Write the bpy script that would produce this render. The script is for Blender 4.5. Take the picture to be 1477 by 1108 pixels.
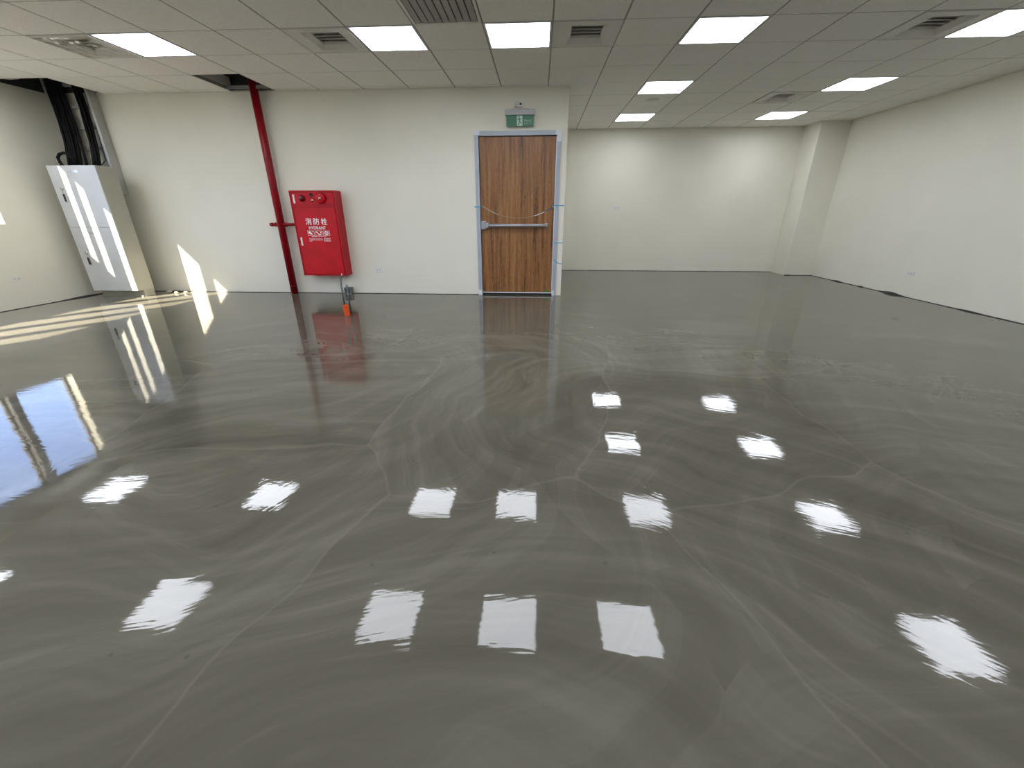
import bpy, bmesh, math, random
from mathutils import Vector, Matrix
random.seed(7)
for o in list(bpy.data.objects): bpy.data.objects.remove(o)
scn = bpy.context.scene
COL = scn.collection

# ------------------------------------------------------------------ camera
S = 0.605                      # ceiling module
H = 2.674                      # ceiling height
cam_d = bpy.data.cameras.new('camera'); cam = bpy.data.objects.new('camera', cam_d); COL.objects.link(cam)
right = Vector((0.998144921, 0.0608775192, -0.000802446726))
up = Vector((-0.02267382, 0.38392642, 0.92308526))
fwd = Vector((-0.05650322, 0.92135467, -0.38459453))
M = Matrix((right, up, -fwd)).transposed().to_4x4(); M.translation = Vector((0.52446736, -4.42928156, 1.16462938))
cam.matrix_world = M
cam_d.sensor_fit = 'HORIZONTAL'; cam_d.sensor_width = 36.0; cam_d.lens = 591.84 / 1477 * 36.0
cam_d.clip_start = 0.02; cam_d.clip_end = 300
scn.camera = cam

# ------------------------------------------------------------------ view, world, sun
scn.view_settings.view_transform = 'Standard'; scn.view_settings.look = 'None'
scn.view_settings.gamma = 1; scn.view_settings.use_curve_mapping = False
scn.view_settings.exposure = 0.07
PANEL = 14.0
SUN = 30.0
SKY = 3.4

w = bpy.data.worlds.new('sky'); scn.world = w; w.use_nodes = True
nt = w.node_tree; nt.nodes.clear()
def N(nt, t, **k):
    n = nt.nodes.new(t)
    for a, b in k.items():
        if a == 'inp':
            for i, v in b.items(): n.inputs[i].default_value = v
        else: setattr(n, a, b)
    return n
def L(nt, a, b): nt.links.new(a, b)
def ramp(nt, fac, stops):
    r = N(nt, 'ShaderNodeValToRGB'); L(nt, fac, r.inputs[0]); e = r.color_ramp.elements
    while len(e) < len(stops): e.new(0.5)
    for i, (p, c) in enumerate(stops): e[i].position = p; e[i].color = (*c, 1)
    return r
tc = N(nt, 'ShaderNodeTexCoord'); sx = N(nt, 'ShaderNodeSeparateXYZ'); L(nt, tc.outputs['Generated'], sx.inputs[0])
g = ramp(nt, sx.outputs['Z'], [(0.0, (0.30, 0.30, 0.28)), (0.02, (0.95, 1.12, 1.4)), (0.3, (0.72, 0.98, 1.62)), (1.0, (0.45, 0.66, 1.25))])
cn = N(nt, 'ShaderNodeTexNoise', inp={'Scale': 2.2, 'Detail': 6.0, 'Roughness': 0.55}); L(nt, tc.outputs['Generated'], cn.inputs['Vector'])
cr = ramp(nt, cn.outputs[0], [(0.50, (0, 0, 0)), (0.68, (0.6, 0.6, 0.6))])
mx = N(nt, 'ShaderNodeMixRGB', inp={2: (1.25, 1.38, 1.7, 1)}); L(nt, cr.outputs[0], mx.inputs[0]); L(nt, g.outputs[0], mx.inputs[1])
bg = N(nt, 'ShaderNodeBackground', inp={1: SKY}); L(nt, mx.outputs[0], bg.inputs[0])
wo = N(nt, 'ShaderNodeOutputWorld'); L(nt, bg.outputs[0], wo.inputs[0])

sd = bpy.data.lights.new('sun', 'SUN'); sd.energy = SUN; sd.angle = math.radians(0.6); sd.color = (1.0, 0.86, 0.64)
sun = bpy.data.objects.new('sun', sd); COL.objects.link(sun); sun.location = (-12, -18, 14)
sun.rotation_euler = Vector((0.84, 1.29, -1.0)).to_track_quat('-Z', 'Y').to_euler()

# ------------------------------------------------------------------ helpers
def mat(name, col=(0.8, 0.8, 0.8), rough=0.5, metal=0.0, var=0.0, vscale=6.0, bump=0.0, bscale=80.0, spec=0.5, coat=0.0):
    m = bpy.data.materials.new(name); m.use_nodes = True; t = m.node_tree; b = t.nodes['Principled BSDF']
    b.inputs['Base Color'].default_value = (*col, 1); b.inputs['Roughness'].default_value = rough
    b.inputs['Metallic'].default_value = metal; b.inputs['Specular IOR Level'].default_value = spec
    b.inputs['Coat Weight'].default_value = coat; b.inputs['Coat Roughness'].default_value = 0.08
    g = N(t, 'ShaderNodeNewGeometry')
    if var > 0:
        n = N(t, 'ShaderNodeTexNoise', inp={'Scale': vscale, 'Detail': 5.0}); L(t, g.outputs['Position'], n.inputs['Vector'])
        r = ramp(t, n.outputs[0], [(0.3, tuple(c * (1 - var) for c in col)), (0.7, tuple(min(1, c * (1 + var)) for c in col))])
        L(t, r.outputs[0], b.inputs['Base Color'])
    if bump > 0:
        n = N(t, 'ShaderNodeTexNoise', inp={'Scale': bscale, 'Detail': 3.0}); L(t, g.outputs['Position'], n.inputs['Vector'])
        u = N(t, 'ShaderNodeBump', inp={'Strength': 1.0, 'Distance': bump}); L(t, n.outputs[0], u.inputs['Height']); L(t, u.outputs[0], b.inputs['Normal'])
    return m
def emat(name, col, st):
    m = mat(name, col, 0.4); b = m.node_tree.nodes['Principled BSDF']
    b.inputs['Emission Color'].default_value = (*col, 1); b.inputs['Emission Strength'].default_value = st
    return m
def box(bm, x0, x1, y0, y1, z0, z1, bev=0.0):
    vs = [bm.verts.new(p) for p in [(x0,y0,z0),(x1,y0,z0),(x1,y1,z0),(x0,y1,z0),(x0,y0,z1),(x1,y0,z1),(x1,y1,z1),(x0,y1,z1)]]
    fs = [bm.faces.new([vs[i] for i in q]) for q in [(3,2,1,0),(4,5,6,7),(0,1,5,4),(1,2,6,5),(2,3,7,6),(3,0,4,7)]]
    if bev > 0:
        es = list({e for f in fs for e in f.edges})
        bmesh.ops.bevel(bm, geom=es, offset=bev, segments=2, affect='EDGES', profile=0.6)
def tube(bm, pts, r, seg=12, cap=True):
    pts = [Vector(p) for p in pts]; rings = []
    ref = Vector((0, 0, 1))
    for i, p in enumerate(pts):
        t = (pts[min(i+1, len(pts)-1)] - pts[max(i-1, 0)]).normalized()
        a = t.cross(ref)
        if a.length < 0.05: a = t.cross(Vector((1, 0, 0)))
        a.normalize(); b = t.cross(a).normalized()
        rr = r[i] if isinstance(r, (list, tuple)) else r
        rings.append([bm.verts.new(p + (a*math.cos(2*math.pi*k/seg) + b*math.sin(2*math.pi*k/seg))*rr) for k in range(seg)])
    for i in range(len(rings)-1):
        for k in range(seg):
            f = bm.faces.new((rings[i][k], rings[i][(k+1)%seg], rings[i+1][(k+1)%seg], rings[i+1][k])); f.smooth = True
    if cap: bm.faces.new(rings[0][::-1]); bm.faces.new(rings[-1])
def lathe(bm, c, axis, prof, seg=24):
    """prof: list of (distance along axis, radius)"""
    ax = Vector(axis).normalized(); c = Vector(c)
    a = ax.cross(Vector((0, 0, 1)))
    if a.length < 0.05: a = Vector((1, 0, 0))
    a.normalize(); b = ax.cross(a)
    rings = [[bm.verts.new(c + ax*d + (a*math.cos(2*math.pi*k/seg)+b*math.sin(2*math.pi*k/seg))*max(r, 1e-4)) for k in range(seg)] for d, r in prof]
    for i in range(len(rings)-1):
        for k in range(seg):
            f = bm.faces.new((rings[i][k], rings[i][(k+1)%seg], rings[i+1][(k+1)%seg], rings[i+1][k])); f.smooth = True
    bm.faces.new(rings[0][::-1]); bm.faces.new(rings[-1])
def obj(name, bm, m, parent=None, loc=None):
    bmesh.ops.recalc_face_normals(bm, faces=bm.faces)
    me = bpy.data.meshes.new(name); bm.to_mesh(me); bm.free()
    for x in (m if isinstance(m, (list, tuple)) else [m]): me.materials.append(x)
    o = bpy.data.objects.new(name, me); COL.objects.link(o)
    if parent: o.parent = parent; o.matrix_parent_inverse = Matrix.Identity(4)
    if loc: o.location = loc
    return o
def rebase(o, p):
    """put the origin of a top level mesh at p without moving it"""
    p = Vector(p); o.data.transform(Matrix.Translation(-p)); o.location = p
def B(*boxes, bev=0.0):
    bm = bmesh.new()
    for q in boxes: box(bm, *q, bev=bev)
    return bm
def thing(name, label, cat, loc, group=None):
    o = bpy.data.objects.new(name, None); COL.objects.link(o); o.location = loc; o.empty_display_size = 0.1
    o['label'] = label; o['category'] = cat
    if group: o['group'] = group
    return o
def tag(o, label, cat, group=None):
    o['label'] = label; o['category'] = cat
    if group: o['group'] = group
    return o
def struct(o, label, cat='wall'):
    o['kind'] = 'structure'; o['label'] = label; o['category'] = cat; return o
def stuff(o): o['kind'] = 'stuff'; return o
def text_obj(name, s, size, m, parent, loc, rot=(math.pi/2, 0, 0), width=None, depth=0.0006, bold=0.0):
    cu = bpy.data.curves.new(name, 'FONT'); cu.body = s; cu.size = size; cu.align_x = 'CENTER'; cu.align_y = 'CENTER'; cu.extrude = depth; cu.offset = bold
    t = bpy.data.objects.new(name + '_tmp', cu); COL.objects.link(t)
    dg = bpy.context.evaluated_depsgraph_get(); me = bpy.data.meshes.new_from_object(t.evaluated_get(dg))
    COL.objects.unlink(t); bpy.data.objects.remove(t)
    if len(me.vertices):
        xs = [v.co.x for v in me.vertices]; ys = [v.co.y for v in me.vertices]
        cx = (max(xs)+min(xs))/2; cy = (max(ys)+min(ys))/2; sx = (width/(max(xs)-min(xs))) if width else 1
        for v in me.vertices: v.co.x = (v.co.x-cx)*sx; v.co.y -= cy
    me.materials.clear(); me.materials.append(m)
    o = bpy.data.objects.new(name, me); COL.objects.link(o); o.parent = parent; o.location = loc; o.rotation_euler = rot
    return o

# ------------------------------------------------------------------ materials
wall_m = mat('painted_wall', (0.765, 0.74, 0.635), 0.62, var=0.025, vscale=1.5, bump=0.0012, bscale=140, spec=0.35)
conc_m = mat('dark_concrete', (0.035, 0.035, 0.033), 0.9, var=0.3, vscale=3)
tile_m = mat('ceiling_board', (0.86, 0.84, 0.79), 0.9, var=0.05, vscale=60, bump=0.0008, bscale=220, spec=0.2)
grid_m = mat('grid_steel', (0.30, 0.29, 0.27), 0.5, spec=0.3)
white_m = mat('white_enamel', (0.72, 0.71, 0.68), 0.4, spec=0.4)
vent_m = mat('vent_plastic', (0.70, 0.68, 0.635), 0.45, var=0.05)
slat_m = mat('vent_slat', (0.66, 0.64, 0.60), 0.5)
grille_m = mat('grille_grey', (0.38, 0.355, 0.335), 0.55, var=0.06)
panel_m = emat('light_panel', (0.88, 0.92, 1.0), PANEL)
rim_m = mat('panel_rim', (0.62, 0.63, 0.66), 0.4)
alu_m = mat('window_aluminium', (0.20, 0.19, 0.18), 0.45, metal=0.2)
red_m = mat('red_paint', (0.42, 0.004, 0.012), 0.38, var=0.10, vscale=9, spec=0.25)
red2_m = mat('red_door_paint', (0.50, 0.006, 0.014), 0.36, var=0.14, vscale=7, spec=0.25)
pipe_m = mat('red_pipe_paint', (0.24, 0.002, 0.008), 0.35, var=0.12, vscale=12, spec=0.3)
dred_m = mat('dark_red_plastic', (0.16, 0.004, 0.010), 0.15, spec=0.7)
print_m = mat('white_print', (0.85, 0.80, 0.80), 0.5)
black_m = mat('black_rubber', (0.008, 0.008, 0.009), 0.45)
cable_m = mat('black_cable', (0.003, 0.003, 0.0035), 0.55, spec=0.2)
galv_m = mat('galvanised_steel', (0.50, 0.50, 0.49), 0.38, metal=0.6, var=0.08)
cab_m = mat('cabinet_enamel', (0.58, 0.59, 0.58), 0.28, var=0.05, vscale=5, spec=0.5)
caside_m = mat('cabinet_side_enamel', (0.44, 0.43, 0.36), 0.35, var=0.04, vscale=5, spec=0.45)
chrome_m = mat('chrome', (0.62, 0.62, 0.62), 0.2, metal=1.0)
frame_m = mat('door_frame_paint', (0.40, 0.44, 0.50), 0.35, var=0.04)
film_m = mat('protective_film', (0.72, 0.74, 0.78), 0.25)
alug_m = mat('brushed_aluminium', (0.42, 0.43, 0.46), 0.32, metal=0.7)
plate_m = mat('outlet_plate', (0.72, 0.71, 0.67), 0.35)
hole_m = mat('outlet_slots', (0.05, 0.05, 0.05), 0.6)
orange_m = mat('orange_conduit', (0.75, 0.085, 0.01), 0.35, var=0.06, vscale=20)
rod_m = mat('grey_rod', (0.10, 0.11, 0.12), 0.4, metal=0.5)
blue_m = mat('blue_tape', (0.06, 0.36, 0.52), 0.4)
green_m = mat('exit_green', (0.018, 0.16, 0.075), 0.4)
mint_m = mat('exit_pictogram', (0.50, 0.70, 0.58), 0.5)
grey_m = mat('sign_housing', (0.42, 0.41, 0.42), 0.4, var=0.06, vscale=30)
debris_m = mat('mortar_debris', (0.55, 0.50, 0.40), 0.9, var=0.2, vscale=60)
foam_m = mat('joint_filler', (0.018, 0.018, 0.016), 0.9)

def glass(name, tint, amt=0.08):
    m = bpy.data.materials.new(name); m.use_nodes = True; t = m.node_tree; t.nodes.clear()
    tr = N(t, 'ShaderNodeBsdfTransparent', inp={0: (*tint, 1)}); gl = N(t, 'ShaderNodeBsdfGlossy', inp={'Roughness': 0.02})
    lw = N(t, 'ShaderNodeLayerWeight', inp={'Blend': 0.5}); pw = N(t, 'ShaderNodeMath', operation='POWER', inp={1: 4.5}); L(t, lw.outputs['Facing'], pw.inputs[0])
    fr = N(t, 'ShaderNodeMath', operation='MULTIPLY_ADD', inp={1: 0.7, 2: amt*0.5}); L(t, pw.outputs[0], fr.inputs[0]); mxs = N(t, 'ShaderNodeMixShader'); out = N(t, 'ShaderNodeOutputMaterial')
    L(t, fr.outputs[0], mxs.inputs[0]); L(t, tr.outputs[0], mxs.inputs[1]); L(t, gl.outputs[0], mxs.inputs[2]); L(t, mxs.outputs[0], out.inputs[0])
    return m
glass_m = glass('window_glass', (0.93, 0.95, 0.96))
clearfilm_m = glass('clear_strap_film', (0.90, 0.885, 0.86), 0.3)

# wood veneer
wood_m = mat('wood_veneer', (0.3, 0.16, 0.07), 0.38); t = wood_m.node_tree; b = t.nodes['Principled BSDF']
ge = N(t, 'ShaderNodeNewGeometry'); mp = N(t, 'ShaderNodeMapping', inp={'Scale': (1.0, 1.0, 0.045)}); L(t, ge.outputs['Position'], mp.inputs[0])
n1 = N(t, 'ShaderNodeTexNoise', inp={'Scale': 26.0, 'Detail': 6.0, 'Roughness': 0.6, 'Distortion': 0.35}); L(t, mp.outputs[0], n1.inputs['Vector'])
mp2 = N(t, 'ShaderNodeMapping', inp={'Scale': (1.0, 1.0, 0.16)}); L(t, ge.outputs['Position'], mp2.inputs[0])
n2 = N(t, 'ShaderNodeTexNoise', inp={'Scale': 130.0, 'Detail': 3.0}); L(t, mp2.outputs[0], n2.inputs['Vector'])
ad = N(t, 'ShaderNodeMath', operation='MULTIPLY_ADD', inp={1: 0.35}); L(t, n2.outputs[0], ad.inputs[0]); L(t, n1.outputs[0], ad.inputs[2])
r = ramp(t, ad.outputs[0], [(0.50, (0.095, 0.036, 0.011)), (0.60, (0.21, 0.090, 0.028)), (0.72, (0.275, 0.122, 0.040)), (0.86, (0.36, 0.175, 0.062))])
L(t, r.outputs[0], b.inputs['Base Color'])

# wet self-levelling floor with trowel arcs
def floor_material():
    m = bpy.data.materials.new('glossy_floor_coating'); m.use_nodes = True; t = m.node_tree; b = t.nodes['Principled BSDF']
    g = N(t, 'ShaderNodeNewGeometry')
    def math_(op, a, bb=None, c=None):
        n = N(t, 'ShaderNodeMath', operation=op)
        for i, v in enumerate((a, bb, c)):
            if v is None: continue
            if isinstance(v, (int, float)): n.inputs[i].default_value = v
            else: L(t, v, n.inputs[i])
        return n.outputs[0]
    wn = N(t, 'ShaderNodeTexNoise', inp={'Scale': 0.9, 'Detail': 2.0}); L(t, g.outputs['Position'], wn.inputs['Vector'])
    vs = N(t, 'ShaderNodeVectorMath', operation='MULTIPLY_ADD', inp={1: (0.7, 0.7, 0), 2: (-0.35, -0.35, 0)}); L(t, wn.outputs['Color'], vs.inputs[0])
    P = N(t, 'ShaderNodeVectorMath', operation='ADD'); L(t, g.outputs['Position'], P.inputs[0]); L(t, vs.outputs[0], P.inputs[1])
    fl = N(t, 'ShaderNodeVectorMath', operation='MULTIPLY', inp={1: (1, 1, 0)}); L(t, P.outputs[0], fl.inputs[0])
    def arcs(scale, off, rf, af):
        vo = N(t, 'ShaderNodeTexVoronoi', voronoi_dimensions='2D', inp={'Scale': scale, 'Randomness': 1.0})
        ofs = N(t, 'ShaderNodeVectorMath', operation='ADD', inp={1: (off, off*0.7, 0)}); L(t, fl.outputs[0], ofs.inputs[0]); L(t, ofs.outputs[0], vo.inputs['Vector'])
        d = N(t, 'ShaderNodeVectorMath', operation='SUBTRACT'); L(t, ofs.outputs[0], d.inputs[0]); L(t, vo.outputs['Position'], d.inputs[1])
        # centre of the sweep lies off the middle of the stroke
        rc = N(t, 'ShaderNodeVectorMath', operation='MULTIPLY_ADD', inp={1: (2.0, 2.0, 0), 2: (-1.0, -1.0, 0)}); L(t, vo.outputs['Color'], rc.inputs[0])
        rn = N(t, 'ShaderNodeVectorMath', operation='NORMALIZE'); L(t, rc.outputs[0], rn.inputs[0])
        rs = N(t, 'ShaderNodeVectorMath', operation='SCALE', inp={'Scale': 0.8/scale}); L(t, rn.outputs[0], rs.inputs[0])
        d2 = N(t, 'ShaderNodeVectorMath', operation='ADD'); L(t, d.outputs[0], d2.inputs[0]); L(t, rs.outputs[0], d2.inputs[1])
        ln = N(t, 'ShaderNodeVectorMath', operation='LENGTH'); L(t, d2.outputs[0], ln.inputs[0])
        sp = N(t, 'ShaderNodeSeparateXYZ'); L(t, d2.outputs[0], sp.inputs[0])
        an = math_('ARCTAN2', sp.outputs[1], sp.outputs[0])
        sc = N(t, 'ShaderNodeSeparateColor'); L(t, vo.outputs['Color'], sc.inputs[0])
        cb = N(t, 'ShaderNodeCombineXYZ'); L(t, math_('MULTIPLY', ln.outputs['Value'], rf), cb.inputs[0]); L(t, math_('MULTIPLY', an, af), cb.inputs[1]); L(t, math_('MULTIPLY', sc.outputs[0], 17.0), cb.inputs[2])
        return cb.outputs[0], vo, ofs, sc
    # hand-trowelled sweeps: (middle of the patch, centre the arm swung around)
    sweeps = [(.4,-3.6,.4,-4.7),(1.9,-3.2,.5,-4.7),(-.9,-3.3,-1.5,-2.4),(.3,-2.2,1.3,-2.0),(1.5,-2.4,.9,-3.7),(3.0,-2.3,2.5,-3.9),(-1.2,-2.1,-.6,-3.6),
        (-2.8,-2.4,-2.4,-4.0),(2.3,-.3,2.0,1.8),(3.9,-.4,3.6,-2.0),(4.4,2.0,3.4,.4),(.4,.1,.2,-1.5),(-2.2,-.2,-1.8,-1.9),(-4.4,-.4,-4.0,-2.2),(-4.4,-3.2,-5.0,-5.2),(2.6,3.4,2.4,1.6),
        (4.6,-4.2,3.4,-5.2),(-2.6,-5.0,-1.2,-5.2),(.6,-5.6,.8,-7.2)]
    best = None; second = None; cen = None; idx = None
    for k, (sx_, sy_, cx_, cy_) in enumerate(sweeps):
        dd = N(t, 'ShaderNodeVectorMath', operation='DISTANCE', inp={1: (sx_, sy_, 0)}); L(t, fl.outputs[0], dd.inputs[0]); d = dd.outputs['Value']
        if best is None:
            best = d; second = 99.0; v = N(t, 'ShaderNodeCombineXYZ', inp={0: cx_, 1: cy_, 2: 0.0}); cen = v.outputs[0]; continue
        less = math_('LESS_THAN', d, best)
        second = math_('MINIMUM', second, math_('MAXIMUM', d, best)); best = math_('MINIMUM', best, d)
        mxv = N(t, 'ShaderNodeMix', data_type='VECTOR'); L(t, less, mxv.inputs['Factor']); L(t, cen, mxv.inputs[4]); mxv.inputs[5].default_value = (cx_, cy_, k*3.7); cen = mxv.outputs[1]
    rel_ = N(t, 'ShaderNodeVectorMath', operation='SUBTRACT'); L(t, fl.outputs[0], rel_.inputs[0]); L(t, cen, rel_.inputs[1])
    rr = N(t, 'ShaderNodeSeparateXYZ'); L(t, rel_.outputs[0], rr.inputs[0])
    r2 = math_('SQRT', math_('ADD', math_('MULTIPLY', rr.outputs[0], rr.outputs[0]), math_('MULTIPLY', rr.outputs[1], rr.outputs[1])))
    an2 = math_('ARCTAN2', rr.outputs[0], rr.outputs[1])
    cb2 = N(t, 'ShaderNodeCombineXYZ'); L(t, r2, cb2.inputs[0]); L(t, math_('MULTIPLY', an2, 0.09), cb2.inputs[1]); L(t, rr.outputs[2], cb2.inputs[2])
    va = cb2.outputs[0]; edged = math_('SUBTRACT', second, best)
    vb, vo2, ofs2, sc2 = arcs(0.5, 11.3, 1.0, 0.09)
    def nz(vec, s, det, rough=0.55):
        n = N(t, 'ShaderNodeTexNoise', inp={'Scale': s, 'Detail': det, 'Roughness': rough}); L(t, vec, n.inputs['Vector']); return n.outputs[0]
    a1 = nz(va, 6.0, 5.0, 0.6); a2 = nz(va, 15.0, 2.0)
    b1 = nz(vb, 7.0, 4.0, 0.6)
    edge = ramp(t, edged, [(0.0, (1, 1, 1)), (0.008, (0.5, 0.5, 0.5)), (0.02, (0, 0, 0))]).outputs[0]
    lines = ramp(t, a2, [(0.60, (0, 0, 0)), (0.66, (1, 1, 1)), (0.70, (0, 0, 0))]).outputs[0]
    lines2 = ramp(t, b1, [(0.56, (0, 0, 0)), (0.60, (1, 1, 1)), (0.63, (0, 0, 0))]).outputs[0]
    mixf = math_('ADD', math_('MULTIPLY', a1, 0.65), math_('MULTIPLY', b1, 0.35))
    cell = math_('MULTIPLY_ADD', sc2.outputs[1], 0.02, mixf)
    base = ramp(t, cell, [(0.36, (0.075, 0.069, 0.052)), (0.52, (0.099, 0.092, 0.070)), (0.68, (0.131, 0.123, 0.096))])
    def add(prev, fac, amt, col):
        mx = N(t, 'ShaderNodeMixRGB', inp={2: (*col, 1)}); L(t, math_('MULTIPLY', fac, amt), mx.inputs[0]); L(t, prev, mx.inputs[1]); return mx.outputs[0]
    big = nz(fl.outputs[0], 0.8, 2.0)
    c = add(base.outputs[0], lines, 0.10, (0.21, 0.20, 0.17))
    c = add(c, lines2, 0.06, (0.21, 0.20, 0.17))
    c = add(c, edge, 0.17, (0.22, 0.21, 0.18))
    # small pinholes
    pv = N(t, 'ShaderNodeTexVoronoi', voronoi_dimensions='2D', inp={'Scale': 1.7}); L(t, g.outputs['Position'], pv.inputs['Vector'])
    pin = ramp(t, pv.outputs['Distance'], [(0.0, (1, 1, 1)), (0.008, (1, 1, 1)), (0.015, (0, 0, 0))]).outputs[0]
    c = add(c, pin, 0.4, (0.05, 0.048, 0.04))
    # paler floor towards the window wall, colour lifted to brighten the sun stripes
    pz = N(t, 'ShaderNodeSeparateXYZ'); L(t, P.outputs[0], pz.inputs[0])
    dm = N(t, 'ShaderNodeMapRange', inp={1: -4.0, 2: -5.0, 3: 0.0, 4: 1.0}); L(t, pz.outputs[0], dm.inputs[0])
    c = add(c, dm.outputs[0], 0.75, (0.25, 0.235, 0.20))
    L(t, c, b.inputs['Base Color'])
    L(t, math_('MULTIPLY_ADD', big, 0.05, 0.015), b.inputs['Roughness'])
    b.inputs['IOR'].default_value = 1.38
    # relief: long swells, trowel ridges, fine ripple
    sw = nz(g.outputs['Position'], 2.6, 1.0)
    h = math_('ADD', math_('MULTIPLY', sw, 0.0009), math_('MULTIPLY', a1, 0.0006))
    fr = N(t, 'ShaderNodeMapping', inp={'Scale': (0.35, 1.0, 1.0)}); L(t, g.outputs['Position'], fr.inputs[0])
    h = math_('ADD', h, math_('MULTIPLY', a2, 0.00011))
    h = math_('ADD', h, math_('MULTIPLY', nz(fr.outputs[0], 34.0, 2.0), 0.00016))
    h = math_('ADD', h, math_('MULTIPLY', nz(va, 48.0, 1.0), 0.00007))
    bu = N(t, 'ShaderNodeBump', inp={'Strength': 1.0, 'Distance': 1.0}); L(t, h, bu.inputs['Height']); L(t, bu.outputs[0], b.inputs['Normal'])
    return m
floor_m = floor_material()

# ------------------------------------------------------------------ setting
XL, XR, YN, YF, XD = -6.305, 6.017, 1.931, 4.922, 0.879
YB = -8.6; ZT = 3.45
f = obj('floor', B((XL-0.25, XR+0.2, YB-0.2, YF+0.2, -0.2, 0.0)), floor_m); struct(f, 'glossy grey-green floor coating with sweeping trowel arcs', 'floor')

DX0, DX1, DZ = -0.318, 0.742, 2.125     # door opening
w1 = obj('wall_back', B((XL-0.2, DX0, YN, YN+0.12, 0, H+0.02), (DX1, XD, YN, YN+0.12, 0, H+0.02), (DX0, DX1, YN, YN+0.12, DZ, H+0.02)), wall_m)
struct(w1, 'cream painted wall holding the wooden door and the hydrant cabinet')
w2 = obj('wall_return', B((XD-0.12, XD, YN+0.12, YF, 0, H+0.02)), wall_m); struct(w2, 'cream side wall of the alcove, behind the door')
w3 = obj('wall_alcove', B((XD-0.12, XR, YF, YF+0.15, 0, H+0.02)), wall_m); struct(w3, 'far cream wall at the back of the alcove')
w4 = obj('wall_right', B((XR, XR+0.15, YB, YF+0.15, 0, H+0.02)), wall_m); struct(w4, 'long plain cream wall on the right')
w5 = obj('wall_rear', B((XL-0.2, XR+0.15, YB-0.15, YB, 0, H+0.02)), wall_m); struct(w5, 'plain cream wall closing the room behind the viewpoint')
w6 = obj('wall_pillar', B((5.495, XR, 4.393, YF, 0, H+0.02), bev=0.006), wall_m); struct(w6, 'cream boxed column in the far right corner', 'pillar')
# window wall
WZ0, WZ1, WY1 = 1.04, 2.45, 0.81
XO = XL-0.2
wl = obj('wall_left', B((XO, XL, WY1, YN, 0, H+0.02), (XO, XL, YB, WY1, 0, WZ0), (XO, XL, YB, WY1, WZ1, H+0.02)), wall_m)
struct(wl, 'cream wall on the left with the row of windows')
# plenum
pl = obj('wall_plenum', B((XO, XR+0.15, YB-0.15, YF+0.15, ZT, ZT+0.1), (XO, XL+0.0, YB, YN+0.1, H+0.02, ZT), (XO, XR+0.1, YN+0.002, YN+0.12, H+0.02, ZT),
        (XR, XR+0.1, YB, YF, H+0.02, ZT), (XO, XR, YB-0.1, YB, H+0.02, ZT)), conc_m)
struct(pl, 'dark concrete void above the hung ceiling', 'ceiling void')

# mullions and windows
pitch = 0.80; ys = []
k = 0; y1 = WY1
while y1 > YB + 0.9:
    y0 = 0.14 - pitch*k
    k += 1
    wob = struct(obj('window_%d' % k, B((-6.47, -6.43, y0, y0+0.03, WZ0, WZ1), (-6.47, -6.43, y1-0.03, y1, WZ0, WZ1), (-6.47, -6.43, y0+0.03, y1-0.03, WZ0, WZ0+0.035), (-6.47, -6.43, y0+0.03, y1-0.03, WZ1-0.035, WZ1)), alu_m), 'tall grey framed window in the left wall', 'window')
    obj('pane', B((-6.453, -6.447, y0+0.028, y1-0.028, WZ0+0.033, WZ1-0.033)), glass_m, wob)
    if k > 0:
        tr = struct(obj('trim_%d' % k, B((-6.479, -6.356, y0-0.095, y0, WZ0, WZ1)), alu_m), 'grey mullion between two left windows', 'mullion')
    y1 = y0-0.095
obj('window_fill', B((XO, XL, YB, y1, WZ0, WZ1)), wall_m, wl)
bm = bmesh.new(); tube(bm, [(-6.95, -0.37, -0.5), (-6.95, -0.37, 3.4)], 0.042, 12)  # unseen pole, added to cast the dark gap between the cabinet's sun stripes
for z in (0.0, 3.3): box(bm, -6.95, XO-0.002, -0.385, -0.355, z, z+0.03)
dp = obj('added_shade_pole', bm, galv_m); rebase(dp, (-6.95, -0.37, -0.5)); tag(dp, 'added grey pole outside the left windows, shading a gap into the sun stripes', 'pipe')

# joint filler along the wall feet
def filler(name, p0, p1, nrm, seed, bulges=()):
    rnd = random.Random(seed); p0 = Vector(p0); p1 = Vector(p1); n = Vector(nrm); Lg = (p1-p0).length; c = max(2, int(Lg/0.05)); bm = bmesh.new(); prev = None; wv = 0.008
    for i in range(c+1):
        s = i/c; p = p0.lerp(p1, s); wv = 0.75*wv + 0.25*rnd.uniform(0.002, 0.018); ww = wv
        for bs, bw, ba in bulges: ww += ba*math.exp(-((s*Lg-bs)/bw)**2)
        hh = 0.004+ww*0.35
        q = [bm.verts.new(p - n*0.001), bm.verts.new(p + n*ww + Vector((0, 0, 0.0002))), bm.verts.new(p + n*ww*0.6 + Vector((0, 0, hh*0.6))), bm.verts.new(p - n*0.001 + Vector((0, 0, hh)))]
        if prev:
            for a in range(4): bm.faces.new((prev[a], prev[(a+1)%4], q[(a+1)%4], q[a]))
        else: bm.faces.new(q)
        prev = q
    bm.faces.new(prev[::-1])
    return struct(obj(name, bm, foam_m), 'thin uneven dark joint along the wall foot', 'joint')
filler('baseboard_back', (XL, YN, 0), (DX0-0.06, YN, 0), (0, -1, 0), 1)
filler('baseboard_left', (XL, -3.0, 0), (XL, YN, 0), (1, 0, 0), 2, [(4.4, 0.25, 0.03)])
filler('baseboard_right', (XR, -2.0, 0), (XR, 4.393, 0), (-1, 0, 0), 3, [(4.35, 0.16, 0.07), (5.0, 0.05, 0.03), (5.6, 0.10, 0.03), (3.1, 0.12, 0.02)])
filler('baseboard_alcove', (XD, YF, 0), (5.495, YF, 0), (0, -1, 0), 4)
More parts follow.
